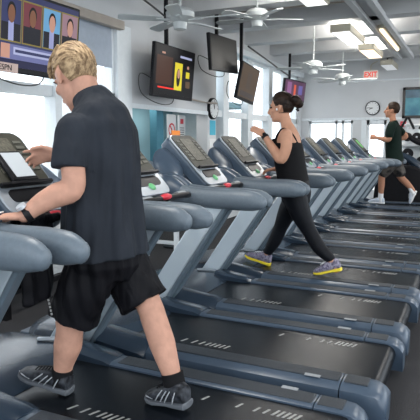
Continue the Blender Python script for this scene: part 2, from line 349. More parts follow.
tv(-3.30, 7.45, 2.63, 1.05, .50, 2, -3, 3, 'black television seen above the clock, screen dark', [em('tv off', (.008, .008, .008), .2)])
tv(-3.2, 8.15, 2.27, .76, .56, 0, 10, -5, 'tilted television with a dim brown screen in front of the window', [em('tv brown screen', (.09, .06, .04), .4), (.1, .9, .05, .2, em('tv band', (.06, .05, .05), .4), 'r'), (.35, .6, .3, .8, em('tv fig', (.08, .06, .05), .4), 'r')])
tv(-3.35, 11.15, 2.40, 1.1, .44, -6, 6, 0, 'small colourful television above the head of the woman', [em('tv mix', (.09, .04, .08), .5), (.1, .3, .2, .9, em('tv mix2', (.22, .10, .22), .6), 'r'), (.42, .52, .1, .8, em('tv mix3', (.5, .08, .04), .7), 'r'), (.65, .85, .3, .8, em('tv mix4', (.12, .10, .30), .6), 'r')])
# conduits
def conduit(name, pts, r, label, m='cable'):
    bm = bmesh.new(); ctube(bm, pts, r, 8); return tag(obj(name, bm, m), label, 'conduit')
conduit('conduit', [(-3.0, 3.3, 2.78), (-3.25, 4.6, 2.95), (-3.5, 5.6, 3.0), (-3.69, 6.47, 2.98)], .012, 'thin dark conduit rising to the pole of the yellow-portrait television')
conduit('conduit', [(XW + .05, 7.2, 2.02), (XW + .05, 7.9, 1.99), (XW + .05, 8.38, 2.0)], .014, 'short brown pipe on the wall left of the clock', 'tan')
conduit('conduit', [(-3.35, 8.5, 2.90), (-3.35, 9.6, 2.78), (-3.38, 10.3, 2.72), (-3.45, 11.0, 2.70)], .014, 'dark conduit running between the two right-hand televisions')

# clocks
def clock(c, axis, r, label):
    t = thing('wall_clock', label, 'clock', c)
    mt = Matrix.Translation(c) @ (Matrix.Rotation(R(90), 4, 'Y') if axis == 'x' else Matrix.Rotation(R(90), 4, 'X'))
    bm = bmesh.new(); n = 40
    tube(bm, [(0, 0, -.0), (0, 0, .035), (0, 0, .045)], [r, r, r * .96], n); bmesh.ops.transform(bm, matrix=mt, verts=bm.verts); obj('case', bm, 'black', t)
    bm = bmesh.new(); tube(bm, [(0, 0, .0455), (0, 0, .047)], [r * .86, r * .86], n); bmesh.ops.transform(bm, matrix=mt, verts=bm.verts); fc = obj('face', bm, 'paper', t)
    bm = bmesh.new()
    for k in range(12):
        box(bm, r * .68, r * .78, -.006, .006, .0475, .049, mt @ Matrix.Rotation(R(30 * k), 4, 'Z'))
    obj('hour_marks', bm, 'black', fc, smooth=False)
    bm = bmesh.new(); box(bm, -.01, r * .5, -.007, .007, .049, .051, mt @ Matrix.Rotation(R(200), 4, 'Z')); obj('hand', bm, 'black', t)
    bm = bmesh.new(); box(bm, -.01, r * .7, -.005, .005, .051, .053, mt @ Matrix.Rotation(R(175), 4, 'Z')); obj('hand', bm, 'black', t)
clock((XW, 8.28, 1.91), 'x', .175, 'round black-rimmed clock on the window wall beneath the dark television')
clock((-2.17, YE, 2.15), 'y', .17, 'round clock on the end wall, left of the running man')

# exit sign, alarm, framed picture, wall notices
t = thing('exit_sign', 'lit red exit sign on the end wall', 'exit sign', (-2.24, YE - .04, 2.94))
obj('housing', B(-2.40, -2.08, YE - .07, YE, 2.84, 3.02), 'exitw', t, bevel=.006)
cu = bpy.data.curves.new('lettering', 'FONT'); cu.body = 'EXIT'; cu.size = .17; cu.extrude = .002; cu.align_x = 'CENTER'; cu.offset = .004
to = bpy.data.objects.new('tmp', cu); C.objects.link(to); dg = bpy.context.evaluated_depsgraph_get(); lm = bpy.data.meshes.new_from_object(to.evaluated_get(dg)); bpy.data.objects.remove(to)
lm.transform(Matrix.Translation((-2.24, YE - .073, 2.87)) @ Matrix.Rotation(R(90), 4, 'X') @ Matrix.Diagonal((.85, 1, 1, 1))); lm.materials.clear(); lm.materials.append(M['exitr'])
lo = bpy.data.objects.new('lettering', lm); C.objects.link(lo); lo.parent = t; lo.location = -t.location
bm = bmesh.new(); ctube(bm, [(-2.24, YE - .04, 3.0), (-2.24, YE - .04, 3.14), (-2.16, YE - .04, 3.2), (-2.1, YE - .04, 3.22)], .012, 8); obj('conduit_arm', bm, 'cream', t)
t = thing('fire_alarm', 'small red fire alarm on the wall below the framed picture', 'alarm', (-1.46, YE - .03, 1.76))
obj('box', B(-1.53, -1.40, YE - .06, YE, 1.70, 1.83), 'red', t, bevel=.006); obj('lens', B(-1.49, -1.44, YE - .075, YE - .06, 1.73, 1.79), 'paper', t, bevel=.004)
t = thing('framed_picture', 'dark framed blue seascape on the end wall', 'picture', (-1.1, YE - .03, 2.25))
bm = bmesh.new()
for a in ((-1.50, -1.44, 1.90, 2.60), (-.66, -.60, 1.90, 2.60), (-1.50, -.60, 1.90, 1.96), (-1.50, -.60, 2.54, 2.60)): box(bm, a[0], a[1], YE - .05, YE, a[2], a[3])
obj('frame', bm, 'frame', t, smooth=False)
cp = obj('canvas', B(-1.44, -.66, YE - .03, YE - .01, 1.96, 2.54), 'sea', t, smooth=False)
obj('sky_band', B(-1.43, -.67, YE - .034, YE - .03, 2.36, 2.53), mat('picture sky', (.12, .20, .26), .5, var=.2, vscale=4), cp, smooth=False)
# notices in alcove
XA = -4.32
t = thing('no_smoking_notice', 'white notice with a red crossed circle in the alcove', 'sign', (XA, 7.65, 1.6))
obj('board', B(XA, XA + .01, 7.52, 7.80, 1.30, 1.80), 'paper', t, smooth=False)
bm = bmesh.new()
for k in range(24):
    a = 2 * math.pi * k / 24; b = 2 * math.pi * (k + 1) / 24; X = XA + .013
    q = [bm.verts.new((X, 7.66 + rr * math.cos(an), 1.56 + rr * math.sin(an))) for rr, an in ((.105, a), (.105, b), (.078, b), (.078, a))]; bm.faces.new(q)
box(bm, XA + .011, XA + .014, -.012, .012, -.09, .09, Matrix.Translation((0, 7.66, 1.56)) @ Matrix.Rotation(R(40), 4, 'X')); obj('prohibition_ring', bm, 'red', t, smooth=False)
obj('backing_post', B(XA - .03, XA, 7.62, 7.68, 0, 1.8), 'white', t)
t = thing('rules_notice', 'narrow white notice with rows of dark print in the alcove', 'sign', (XA, 8.0, 1.6))
obj('board', B(XA, XA + .01, 7.88, 8.12, 1.32, 1.80), 'paper', t, smooth=False)
bm = bmesh.new(); [box(bm, XA + .0105, XA + .0125, 7.93, 8.07, 1.38 + .035 * k, 1.39 + .035 * k) for k in range(7)]; obj('print', bm, 'black', t, smooth=False)
obj('heading', B(XA + .0105, XA + .013, 7.95, 8.05, 1.66, 1.74), 'red', t); obj('backing_post', B(XA - .03, XA, 7.97, 8.03, 0, 1.8), 'white', t)
tag(obj('poster', B(-4.9, -4.89, 6.3, 6.55, 1.2, 1.7), 'paper'), 'small white poster on the teal alcove wall', 'poster')
tag(obj('sticker', B(XW, XW + .006, 8.20, 8.42, 1.48, 1.72), 'signblue'), 'blue sticker on the wall under the nearer clock', 'sticker')
tag(obj('paper_notice', B(XW, XW + .006, 8.18, 8.42, 1.15, 1.42), 'paper'), 'white paper notice below the blue sticker', 'notice')
t = thing('sign_stand', 'orange sheet on a black stand beside the alcove notices', 'sign', (-3.47, 6.235, 0))
obj('board', B(-3.46, -3.44, 6.13, 6.34, 1.22, 1.52), 'orange', t, bevel=.004)
bm = bmesh.new(); cyl(bm, (-3.47, 6.235, .02), (-3.47, 6.235, 1.48), .013); obj('pole', bm, 'blackmetal', t)
bm = bmesh.new(); tube(bm, [(-3.47, 6.235, 0), (-3.47, 6.235, .02), (-3.47, 6.235, .03)], [.16, .16, .05], 24); obj('base', bm, 'blackmetal', t)

# hedge outside
bm = bmesh.new()
for k in range(13): ell(bm, (-8.0 + k * .30 + random.uniform(-.1, .1), 19 + random.uniform(-.3, .3), .55 + random.uniform(0, .35)), (.5, .45, .55), sub=2)
tag(obj('hedge', bm, 'hedge'), 'green hedge outside the end windows', 'hedge')['kind'] = 'stuff'

# ------------------------------------------------------------------ treadmill
def make_treadmill(y, label):
    t = thing('treadmill', label, 'treadmill', (-1.5, y, 0), 'row of treadmills')
    L = [0]
    def ob(name, bm, m, par=None, **k):
        o = obj(name, bm, m, None, **k); o.parent = par or t
        o.location = (0, 0, 0) if par else (1.5, 0, 0)
        return o
    # deck frame
    bm = bmesh.new(); prism(bm, [(-2.6, .05), (-.45, .05), (-.45, .165), (-2.6, .165)], -.40, .40); ob('deck_frame', bm, 'shell', bevel=.01)
    # belt with rollers
    prof = [(-1.92, .09), (-1.92, .203)] + [(-.39 + .055 * math.sin(a), .148 + .055 * math.cos(a)) for a in [0, .4, .8, 1.2, 1.57, 1.9, 2.3, 2.7, 3.14]]
    bm = bmesh.new(); prism(bm, prof, -.27, .27); be = ob('belt', bm, 'belt')
    bm = bmesh.new()
    for k, x in enumerate((-.56, -.585, -.61, -.635, -.66, -.70, -.745, -.83, -1.0)):
        v = box(bm, x - .006, x + .006, .14 - .0, .185 + (.01 if k < 5 else 0), .2032, .2042)
        for q in v: q.co.x += (q.co.y - .16) * .35
    for k, x in enumerate((-1.22, -1.25, -1.28, -1.31, -1.34, -1.38, -1.43, -1.5)):
        v = box(bm, x - .006, x + .006, -.20, -.15, .2032, .2042)
        for q in v: q.co.x += (q.co.y + .17) * .35
    box(bm, -1.51, -.56, -.19, -.16, .195, .2015); box(bm, -1.02, -.55, -.19, .18, .195, .2015); ob('belt_print', bm, 'mark', be, smooth=False)
    for s in (-1, 1):
        # side rail: body with sloped outer side
        bm = bmesh.new(); n = []
        sec = [(.268, .17), (.268, .212), (.285, .222), (.395, .218), (.43, .195), (.44, .15), (.43, .06), (.40, .04), (.30, .04)]
        xs = [-1.75, -1.6, -1.2, -.52]
        rings = [[bm.verts.new((x, s * a, b)) for a, b in sec] for x in xs]
        for r0, r1 in zip(rings, rings[1:]):
            for i in range(len(sec)): bm.faces.new((r0[i], r0[(i + 1) % len(sec)], r1[(i + 1) % len(sec)], r1[i]))
        bm.faces.new(rings[0]); bm.faces.new(rings[-1])
        sr = ob('side_rail', bm, 'shell')
        ob('foot_grip', B(-1.58, -.53, min(s * .285, s * .385), max(s * .285, s * .385), .216, .226), 'rubber', sr, bevel=.004)
        # rear cap
        bm = bmesh.new(); rings = []
        for x, sc, dz in ((-.515, 1, 0), (-.42, 1, 0), (-.35, .99, -.006), (-.315, .95, -.025), (-.295, .88, -.05)):
            rings.append([bm.verts.new((x, s * (.268 + (a - .268) * sc), max(.02, b + (dz if b > .1 else 0)))) for a, b in sec])
        for r0, r1 in zip(rings, rings[1:]):
            for i in range(len(sec)): bm.faces.new((r0[i], r0[(i + 1) % len(sec)], r1[(i + 1) % len(sec)], r1[i]))
        bm.faces.new(rings[0]); bm.faces.new(rings[-1])
        rc = ob('rear_end_cap', bm, 'shell')
        ob('cap_pad', B(-.505, -.39, min(s * .285, s * .385), max(s * .285, s * .385), .217, .225), 'rubber', rc, bevel=.004)
        ob('badge', B(-.70, -.62, min(s * .37, s * .40), max(s * .37, s * .40), .2255, .2275), 'greyplate', sr)
        bm = bmesh.new(); tube(bm, [(-.5, s * .36, 0), (-.5, s * .36, .045)], [.035, .03], 16); ob('foot', bm, 'black')
        bm = bmesh.new(); tube(bm, [(-2.55, s * .34, 0), (-2.55, s * .34, .06)], [.04, .035], 16); ob('foot', bm, 'black')
        # upright post
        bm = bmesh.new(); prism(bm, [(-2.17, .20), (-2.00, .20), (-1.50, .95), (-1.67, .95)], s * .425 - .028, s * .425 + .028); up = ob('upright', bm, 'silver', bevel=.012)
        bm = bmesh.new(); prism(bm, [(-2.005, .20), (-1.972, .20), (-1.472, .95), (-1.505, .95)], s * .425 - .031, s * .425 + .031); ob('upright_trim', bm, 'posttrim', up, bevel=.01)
        # handrail
        bm = bmesh.new()
        ctube(bm, [(-2.22, s * .36, 1.20), (-2.08, s * .39, 1.10), (-1.9, s * .412, 1.03), (-1.65, s * .418, 1.00), (-1.40, s * .418, .998), (-1.29, s * .418, .994), (-1.235, s * .418, .985)],
              [(.035, .05), (.05, .065), (.055, .068), (.056, .070), (.056, .072), (.050, .066), (.036, .046)], 20)
        hr = ob('handrail', bm, 'rail', sm=0)
        # wing shell between console and handrail
        bm = bmesh.new()
        ctube(bm, [(-2.14, s * .19, 1.29), (-2.11, s * .25, 1.26), (-2.07, s * .32, 1.20), (-1.98, s * .38, 1.10), (-1.84, s * .41, 1.03)],
              [(.07, .03), (.11, .035), (.125, .04), (.10, .05), (.06, .05)], 18, side=(.75, 0, -.66))
        ob('console_wing', bm, 'shell')
    # hood
    bm = bmesh.new(); rings = []
    for x, hw, h in ((-1.82, .30, .210), (-1.88, .40, .228), (-1.96, .445, .252), (-2.06, .452, .262), (-2.2, .452, .268), (-2.4, .445, .262), (-2.52, .41, .235), (-2.58, .35, .18)):
        rings.append([bm.verts.new((x, hw * math.copysign(abs(math.cos(a)) ** .45, math.cos(a)), .06 + (h - .06) * abs(math.sin(a)) ** .40)) for a in [math.pi * k / 20 for k in range(21)]])
    for r0, r1 in zip(rings, rings[1:]):
        for i in range(20): bm.faces.new((r0[i], r0[i + 1], r1[i + 1], r1[i]))
        bm.faces.new((r0[20], r0[0], r1[0], r1[20]))
    bm.faces.new(rings[0]); bm.faces.new(rings[-1])
    for s in (-1, 1):
        sec = [(.262, .10), (.262, .225), (.30, .24), (.40, .235), (.452, .19), (.452, .05), (.30, .05)]; rings = []
        for x, dz in ((-1.95, .035), (-1.80, .015), (-1.66, .0), (-1.62, -.012)):
            rings.append([bm.verts.new((x, s * a, b + (dz if b > .15 else 0))) for a, b in sec])
        for r0, r1 in zip(rings, rings[1:]):
            for i in range(7): bm.faces.new((r0[i], r0[(i + 1) % 7], r1[(i + 1) % 7], r1[i]))
        bm.faces.new(rings[0]); bm.faces.new(rings[-1])
    hd = ob('motor_hood', bm, 'hood')
    for s in (-1, 1):
        bm = bmesh.new(); ctube(bm, [(-1.99, s * .38, .250), (-2.05, s * .335, .264), (-2.12, s * .28, .270)], [(.022, .009)] * 3, 10); ob('hood_trim', bm, 'bezel', hd)
    # console (panel plane from top (-2.14,1.42) to bottom (-1.80,1.06))
    ax = Vector((.34, 0, -.36)).normalized(); nx = Vector((.36, 0, .34)).normalized()
    mt = Matrix(((ax.x, 0, nx.x, -1.97), (0, 1, 0, 0), (ax.z, 0, nx.z, 1.24), (0, 0, 0, 1)))    # local: x down the panel, y across, z out
    def rrect(bm, x0, x1, hw0, hw1, z0, z1, r=.06):
        pts = []
        for cx, cy, a0 in ((x0 + r, hw0 - r, 90), (x0 + r, -hw0 + r, 180), (x1 - r, -hw1 + r, 270), (x1 - r, hw1 - r, 0)):
            for k in range(6):
                a = R(a0 + 90 * k / 5); pts.append((cx + r * math.cos(a), cy + r * math.sin(a)))
        a = [bm.verts.new(mt @ Vector((x, y_, z0))) for x, y_ in pts]; b = [bm.verts.new(mt @ Vector((x, y_, z1))) for x, y_ in pts]
        n = len(pts); bm.faces.new(a[::-1]); bm.faces.new(b)
        for i in range(n): bm.faces.new((a[i], a[(i + 1) % n], b[(i + 1) % n], b[i]))
    bm = bmesh.new(); rrect(bm, -.26, .26, .21, .19, -.10, 0); cs = ob('console', bm, 'shell', bevel=.02)
    bm = bmesh.new(); rrect(bm, -.262, .262, .205, .195, 0, .014); bz = ob('bezel', bm, 'bezel', cs, bevel=.006)
    bm = bmesh.new(); rrect(bm, -.25, .10, .187, .182, .014, .020, .05); ob('control_panel', bm, 'panel', cs)
    bm = bmesh.new(); rrect(bm, -.21, .02, .09, .09, .020, .024, .01); ob('display', bm, 'lcd', cs)
    bm = bmesh.new()
    for s in (-1, 1):
        for k in range(6): box(bm, -.19 + k * .036, -.172 + k * .036, s * .135 - .028, s * .135 + .028, .020, .025, mt)
    box(bm, -.19, .02, -.15, .15, .0, .012, mt); ob('keys', bm, 'key', cs)
    bm = bmesh.new(); box(bm, .085, .105, -.17, .17, .02, .045, mt); ob('reading_ledge', bm, 'black', cs, bevel=.005)
    bm = bmesh.new(); rrect(bm, .115, .19, .14, .14, .012, .018, .03); ob('tray', bm, 'black', cs)
    bm = bmesh.new(); ell(bm, (.20, .0, .016), (.028, .035, .012), mt, 2); ob('start_button', bm, 'green', cs)
    # mast behind console down to hood
    bm = bmesh.new(); ctube(bm, [(-2.05, 0, 1.08), (-2.02, 0, 1.03), (-1.88, 0, 1.01), (-1.76, 0, 1.01)], [(.16, .05), (.17, .05), (.12, .04), (.08, .035)], 16); ob('console_neck', bm, 'shell')
    # heart-rate grip bar
    bm = bmesh.new(); ctube(bm, [(-1.80, -.43, 1.0), (-1.74, -.32, 1.03), (-1.72, 0, 1.035), (-1.74, .32, 1.03), (-1.80, .43, 1.0)], .022, 12); gb = ob('grip_bar', bm, 'black')
    bm = bmesh.new(); tube(bm, [(-1.745, -.28, 1.037), (-1.735, -.16, 1.037)], [.026, .026], 14); tube(bm, [(-1.735, .16, 1.037), (-1.745, .28, 1.037)], [.026, .026], 14); tube(bm, [(-1.735, -.2, 1.036), (-1.735, .2, 1.036)], [.01, .01], 8); ob('pulse_sensor', bm, 'greyplate', gb)
    bm = bmesh.new(); ell(bm, (-1.72, 0, 1.045), (.028, .06, .022), sub=3); ob('stop_button', bm, 'red', gb)
    return t
Y0 = 2.02; DY = .957
LB = {-1: 'treadmill nearest the camera, mostly cut off, its rounded handrail end at the left edge', 0: 'treadmill the sandy-haired man in charcoal walks on',
      1: 'empty treadmill directly behind the sandy-haired man', 2: 'empty treadmill second behind the sandy-haired man, just before the walking woman',
      3: 'treadmill the woman in black walks on', 4: 'empty treadmill directly beyond the walking woman', 5: 'empty treadmill, second one beyond the walking woman',
      6: 'empty treadmill in the middle of the stretch between the walking woman and the running man', 7: 'empty treadmill, second one before the running man', 8: 'empty treadmill directly before the running man', 9: 'treadmill the man in dark green runs on'}
proto = make_treadmill(Y0 - DY, LB[-1])
for k in range(0, 10): dup(proto, (-1.5 - (.06 if k == 0 else 0), Y0 + DY * k, 0), LB[k])
t9 = [o for o in C.objects if o.get('label') == LB[9]][0]; t9.location.x = -1.40
_ax = Vector((.34, 0, -.36)).normalized(); _nx = Vector((.36, 0, .34)).normalized()
bm = bmesh.new(); box(bm, -.19, .0, -.085, .085, .0245, .0265, Matrix(((_ax.x, 0, _nx.x, -1.97 + 1.5), (0, 1, 0, 0), (_ax.z, 0, _nx.z, 1.24), (0, 0, 0, 1)))); gd = obj('display_glow', bm, em('green display', (.12, .45, .10), .5), smooth=False); gd.parent = t9; gd['label'] = 'lit green display'
proto.location = (-1.61, Y0 - DY - .03, 0)

# ------------------------------------------------------------------ people
def hand(bm, wrist, d, up, side, curl=.3, s=1.0, point=False):
    """d: direction of hand, up: back-of-hand normal, side: thumb side direction"""
    w = Vector(wrist); d = Vector(d).normalized(); side = Vector(side); side = (side - d * side.dot(d)).normalized(); up = d.cross(side); 
    if up.dot(Vector(up)) < 0: up = -up
    return w, d, side
def fingers(bm, wrist, d, thumb, down, curl, s=1.0, index_curl=None, seg=8):
    w = Vector(wrist); d = Vector(d).normalized(); th = Vector(thumb); th = (th - d * th.dot(d)).normalized()
    dn = Vector(down); dn = (dn - d * dn.dot(d) - th * dn.dot(th)).normalized()
    tube(bm, [w - d * .02 * s, w + d * .02 * s, w + d * .055 * s, w + d * .088 * s], [(.024 * s, .019 * s), (.031 * s, .017 * s), (.039 * s, .016 * s), (.037 * s, .013 * s)], 14, side=th)
    for i, (off, ln) in enumerate(((.029, .072), (.010, .082), (-.010, .076), (-.029, .060))):
        c = index_curl if (i == 0 and index_curl is not None) else curl
        p = w + d * .082 * s + th * off * s; a = 0; pts = [p - d * .02 * s, p]; dd = d + th * off * 2.2
        for k, fr in enumerate((.42, .33, .25)):
            a += c * (1.0 if k else .7); v = dd * math.cos(a) + dn * math.sin(a); p = p + v * ln * fr * s; pts.append(p)
        tube(bm, pts, [.0095 * s, .0095 * s, .009 * s, .008 * s, .0065 * s], seg, side=th)
        ell(bm, pts[-1], (.007 * s,) * 3, sub=1)
    p = w + d * .025 * s + th * .02 * s; q = p + (th * .6 + d * .7 + dn * .2).normalized() * .042 * s; r = q + (d * .9 + th * .15 + dn * .35).normalized() * .03 * s; r2 = r + (d + dn * .3).normalized() * .02 * s
    tube(bm, [p, q, r, r2], [.016 * s, .012 * s, .0105 * s, .008 * s], seg, side=dn)
def headm(c, yaw, pitch, s, roll=0):     # local +x = face direction
    return Matrix.Translation(c) @ Matrix.Rotation(R(yaw), 4, 'Z') @ Matrix.Rotation(R(pitch), 4, 'Y') @ Matrix.Rotation(R(roll), 4, 'X') @ Matrix.Scale(s, 4)
def head(bm, mt, fem=False):
    ell(bm, (-.012, 0, .030), (.098, .076, .100), mt); ell(bm, (.030, 0, -.035), (.066, .062 if not fem else .057, .088), mt)
    ell(bm, (.068, 0, -.100), (.024, .028, .022), mt); ell(bm, (.045, 0, -.085), (.045, .045, .030), mt)
    v = tube(bm, [(.090, 0, .022), (.106, 0, -.010), (.120, 0, -.036), (.098, 0, -.048)], [.009, .012, .016, .012], 10); bmesh.ops.transform(bm, matrix=mt, verts=v)
    ell(bm, (.072, 0, .028), (.024, .054, .013), mt); ell(bm, (.086, 0, -.066), (.014, .026, .008), mt); ell(bm, (.083, 0, -.078), (.013, .022, .008), mt)
    for s in (-1, 1):
        ell(bm, (.055, s * .045, -.025), (.030, .022, .024), mt)
        e = Matrix.Translation((-.006, s * .078, -.010)) @ Matrix.Rotation(s * R(-22), 4, 'Z') @ Matrix.Rotation(R(-8), 4, 'Y')
        ell(bm, (0, 0, .006), (.021, .009, .027), mt @ e); ell(bm, (.002, 0, -.020), (.011, .008, .014), mt @ e)
def face_parts(mt, root):
    for s in (-1, 1):
        bm = bmesh.new(); ell(bm, (.082, s * .031, .006), (.012, .014, .008), mt, 2); obj('eye', bm, 'eye', root)
        bm = bmesh.new(); v = tube(bm, [(.093, s * .012, .026), (.094, s * .03, .032), (.080, s * .052, .026)], [(.004, .003)] * 3, 8); bmesh.ops.transform(bm, matrix=mt, verts=v); obj('eyebrow', bm, 'hairr', root)
    bm = bmesh.new(); ell(bm, (.092, 0, -.072), (.010, .024, .008), mt, 2); obj('lips', bm, 'lip', root)
def hair(mt, root, m, r, c, inside, amp=.006, freq=30, extra=None, label=None):
    bm = bmesh.new(); bmesh.ops.create_icosphere(bm, subdivisions=6, radius=1)
    for v in bm.verts:
        n = v.co.copy(); p = Vector((c[0] + n.x * r[0], c[1] + n.y * r[1], c[2] + n.z * r[2]))
        th = math.atan2(n.y, n.z + .35); k = noise.noise(Vector((p.x * freq * .35, th * freq * .22, 0))) + .6 * noise.noise(Vector((p.x * freq * .6, th * freq * .6, 5)))
        p = p + n * amp * k
        f = inside(p)
        if f > 0: 
            q = Vector((-.01, 0, 0)); p = q + (p - q) * (1 - .35 * min(1, f))
        v.co = p
    bmesh.ops.transform(bm, matrix=mt, verts=bm.verts)
    if extra: extra(bm)
    return obj('hair', bm, m, root)
def shoe(root, heel, toe, m, solem, w=.047, h=.075, ank=None, stripe=None, label=None):
    """heel and toe: points on the underside"""
    a = Vector(heel); b = Vector(toe); d = (b - a); L = d.length; d.normalize(); sd = Vector((0, 1, 0)); sd = (sd - d * sd.dot(d)).normalized(); up = d.cross(sd)
    if up.z < 0: up = -up
    def ring(bm, t, hw, z0, z1, n=16, sq=.7):
        r = []
        for k in range(n):
            an = 2 * math.pi * k / n; cx = math.copysign(abs(math.cos(an)) ** sq, math.cos(an)); sz = math.copysign(abs(math.sin(an)) ** sq, math.sin(an))
            r.append(bm.verts.new(a + d * (t * L) + sd * (hw * cx) + up * ((z0 + z1) / 2 + (z1 - z0) / 2 * sz)))
        return r
    def loft(rows, sq):
        bm = bmesh.new(); R_ = [ring(bm, *r, sq=sq) for r in rows]
        for r0, r1 in zip(R_, R_[1:]):
            for i in range(16): bm.faces.new((r0[i], r0[(i + 1) % 16], r1[(i + 1) % 16], r1[i]))
        bm.faces.new(R_[0]); bm.faces.new(R_[-1]); return bm
    k = h / .075
    up_ = obj('shoe', loft([(.02, w * .5, .03, .05 * k), (.05, w * .72, .018, .085 * k), (.14, w * .80, .018, .098 * k), (.26, w * .80, .018, .096 * k), (.40, w * .84, .018, .088 * k), (.55, w * .95, .018, .074 * k), (.72, w * 1.0, .018, .060 * k), (.86, w * .9, .018, .052 * k), (.95, w * .65, .022, .042 * k), (.985, w * .35, .026, .034)], .8), m, root)
    obj('sole', loft([(0, w * .5, .004, .03), (.03, w * .82, 0, .034), (.25, w * .86, 0, .030), (.45, w * .84, .003, .026), (.72, w * 1.07, 0, .026), (.88, w * .95, .003, .026), (.97, w * .65, .010, .028), (1.0, w * .35, .016, .028)], .6), solem, up_)
    bm = bmesh.new()
    for t_ in (.42, .48, .54, .60, .66):
        c = a + d * (t_ * L) + up * ((.096 - (t_ - .38) * .085) * k); tube(bm, [c - sd * w * .45 - up * .004, c + up * .003, c + sd * w * .45 - up * .004], [.0035] * 3, 6)
    obj('laces', bm, 'black' if stripe else 'sock', up_)
    if stripe:
        bm = bmesh.new()
        for s in (-1, 1):
            for t0_, t1_ in ((.30, .42), (.38, .52), (.48, .64), (.18, .24)):
                tube(bm, [a + d * (t0_ * L) + sd * s * w * .80 + up * .072 * k, a + d * ((t0_ + t1_) / 2 * L) + sd * s * w * .93 + up * .05 * k, a + d * (t1_ * L) + sd * s * w * .94 + up * .03], [.0025, .003, .0025], 6)
            tube(bm, [a + d * (.70 * L) + sd * s * w * .95 + up * .036, a + d * (.86 * L) + sd * s * w * .86 + up * .042, a + d * (.975 * L) + sd * s * w * .38 + up * .036], [.003, .004, .003], 6)
        obj('side_stripes', bm, stripe, up_)
    return up_

# ---- man (facing -x, left side near the camera)
P = thing('person', 'sandy-haired man in charcoal t-shirt and black shorts walking and tapping a tablet', 'person', (-1.5, 2.03, .203))
bm = bmesh.new()
tube(bm, [(-1.50, 2.03, .84), (-1.49, 2.03, .95), (-1.50, 2.03, 1.08), (-1.515, 2.03, 1.24), (-1.515, 2.04, 1.38), (-1.52, 2.045, 1.46), (-1.54, 2.05, 1.52), (-1.58, 2.055, 1.58)],
     [(.14, .11), (.155, .12), (.15, .12), (.15, .11), (.155, .105), (.14, .09), (.09, .075), (.062, .062)], 28)
tube(bm, [(-1.56, 2.05, 1.50), (-1.60, 2.06, 1.61), (-1.65, 2.07, 1.71)], [.068, .062, .064], 20)
LSH, LEL, LWR = (-1.505, 1.86, 1.445), (-1.470, 1.785, 1.205), (-1.615, 1.655, 1.095)
ctube(bm, [(-1.53, 1.95, 1.43), LSH, (-1.49, 1.81, 1.33), LEL, (-1.515, 1.745, 1.178), (-1.565, 1.70, 1.145), LWR], [.05, .050, .050, .048, .052, .042, .027], 20)
RSH, REL, RWR = (-1.57, 2.24, 1.435), (-1.60, 2.32, 1.22), (-1.775, 2.05, 1.335)
ctube(bm, [(-1.55, 2.12, 1.43), RSH, REL, (-1.69, 2.21, 1.28), RWR], [.05, .050, .047, .043, .027], 20)
fingers(bm, LWR, (-.80, -.48, -.02), (-.4, .8, 0), (-.1, -.3, -1), .34, 1.0)
fingers(bm, RWR, (-1, -.22, -.12), (0, -.5, .8), (0, -.5, -1), .60, 1.08, index_curl=.04)
# legs
ctube(bm, [(-1.51, 1.93, .90), (-1.555, 1.93, .76), (-1.635, 1.935, .60), (-1.645, 1.94, .52), (-1.66, 1.94, .44), (-1.69, 1.94, .34), (-1.70, 1.94, .24)], [.08, .072, .062, .063, .066, .046, .036], 20)
ctube(bm, [(-1.50, 2.13, .90), (-1.42, 2.13, .78), (-1.325, 2.12, .64), (-1.285, 2.11, .56), (-1.235, 2.09, .47), (-1.175, 2.06, .36), (-1.145, 2.05, .28)], [.08, .075, .061, .061, .061, .044, .036], 20)
hm = headm((-1.672, 2.07, 1.69), 158, 32, 1.15, 0); head(bm, hm)
obj('body', bm, 'skin', P, remesh=.0062, sm=3)
face_parts(hm, P)
def ins_m(p):        # >0 where there is no hair (face, neck)
    f = 0
    f = max(f, (p.x - (.030 + max(0, p.z - .045) * 1.1 - max(0, (.03 - p.z)) * .75)) * 40 if p.z < .092 else 0)
    f = max(f, (-.048 - p.z) * 60 if p.x < .03 else 0)
    if abs(p.y) > .05 and p.z < .034 and p.x > -.030: f = max(f, 1)
    return f
def forelock(b):
    for dy in (-.045, -.03, -.015, 0, .015, .03, .045):
        v = ctube(b, [(-.02, dy, .128), (.05, dy * 1.1, .112), (.090, dy * 1.1, .085), (.105, dy, .066)], [.008, .012, .010, .004], 8, sub=3); bmesh.ops.transform(b, matrix=hm, verts=v)
hair(hm, P, 'hairm', (.104, .083, .106), (-.014, 0, .032), ins_m, .0032, 70, forelock)
# shirt
def shirt_torso(bm, rows, seg=72, amp=.008, f=5, side=(0, 1, 0)):
    v = tube(bm, [r[0] for r in rows], [r[1] for r in rows], seg, side=side); return v
bm = bmesh.new()
rows = [((-1.485, 2.03, .875), (.215, .175)), ((-1.49, 2.03, .95), (.210, .170)), ((-1.50, 2.03, 1.08), (.200, .162)), ((-1.51, 2.035, 1.22), (.203, .155)), ((-1.515, 2.04, 1.35), (.210, .152)), ((-1.512, 2.045, 1.44), (.208, .142)), ((-1.525, 2.05, 1.505), (.170, .122)), ((-1.555, 2.053, 1.56), (.112, .098)), ((-1.585, 2.056, 1.597), (.082, .085)), ((-1.59, 2.057, 1.607), (.076, .078))]
PP = []; RR_ = []
for (a, ra), (b, rb) in zip(rows, rows[1:]):
    for s in range(5):
        q = s / 5; PP.append(Vector(a).lerp(Vector(b), q)); RR_.append(tuple(ra[i] * (1 - q) + rb[i] * q for i in (0, 1)))
PP.append(Vector(rows[-1][0])); RR_.append(rows[-1][1]); tube(bm, PP, RR_, 80)
ctube(bm, [(-1.53, 1.97, 1.42), (-1.52, 1.88, 1.435), (-1.508, 1.83, 1.38), (-1.495, 1.80, 1.315), (-1.492, 1.793, 1.285)], [.092, .086, .074, .071, .073], 28, flat=True)
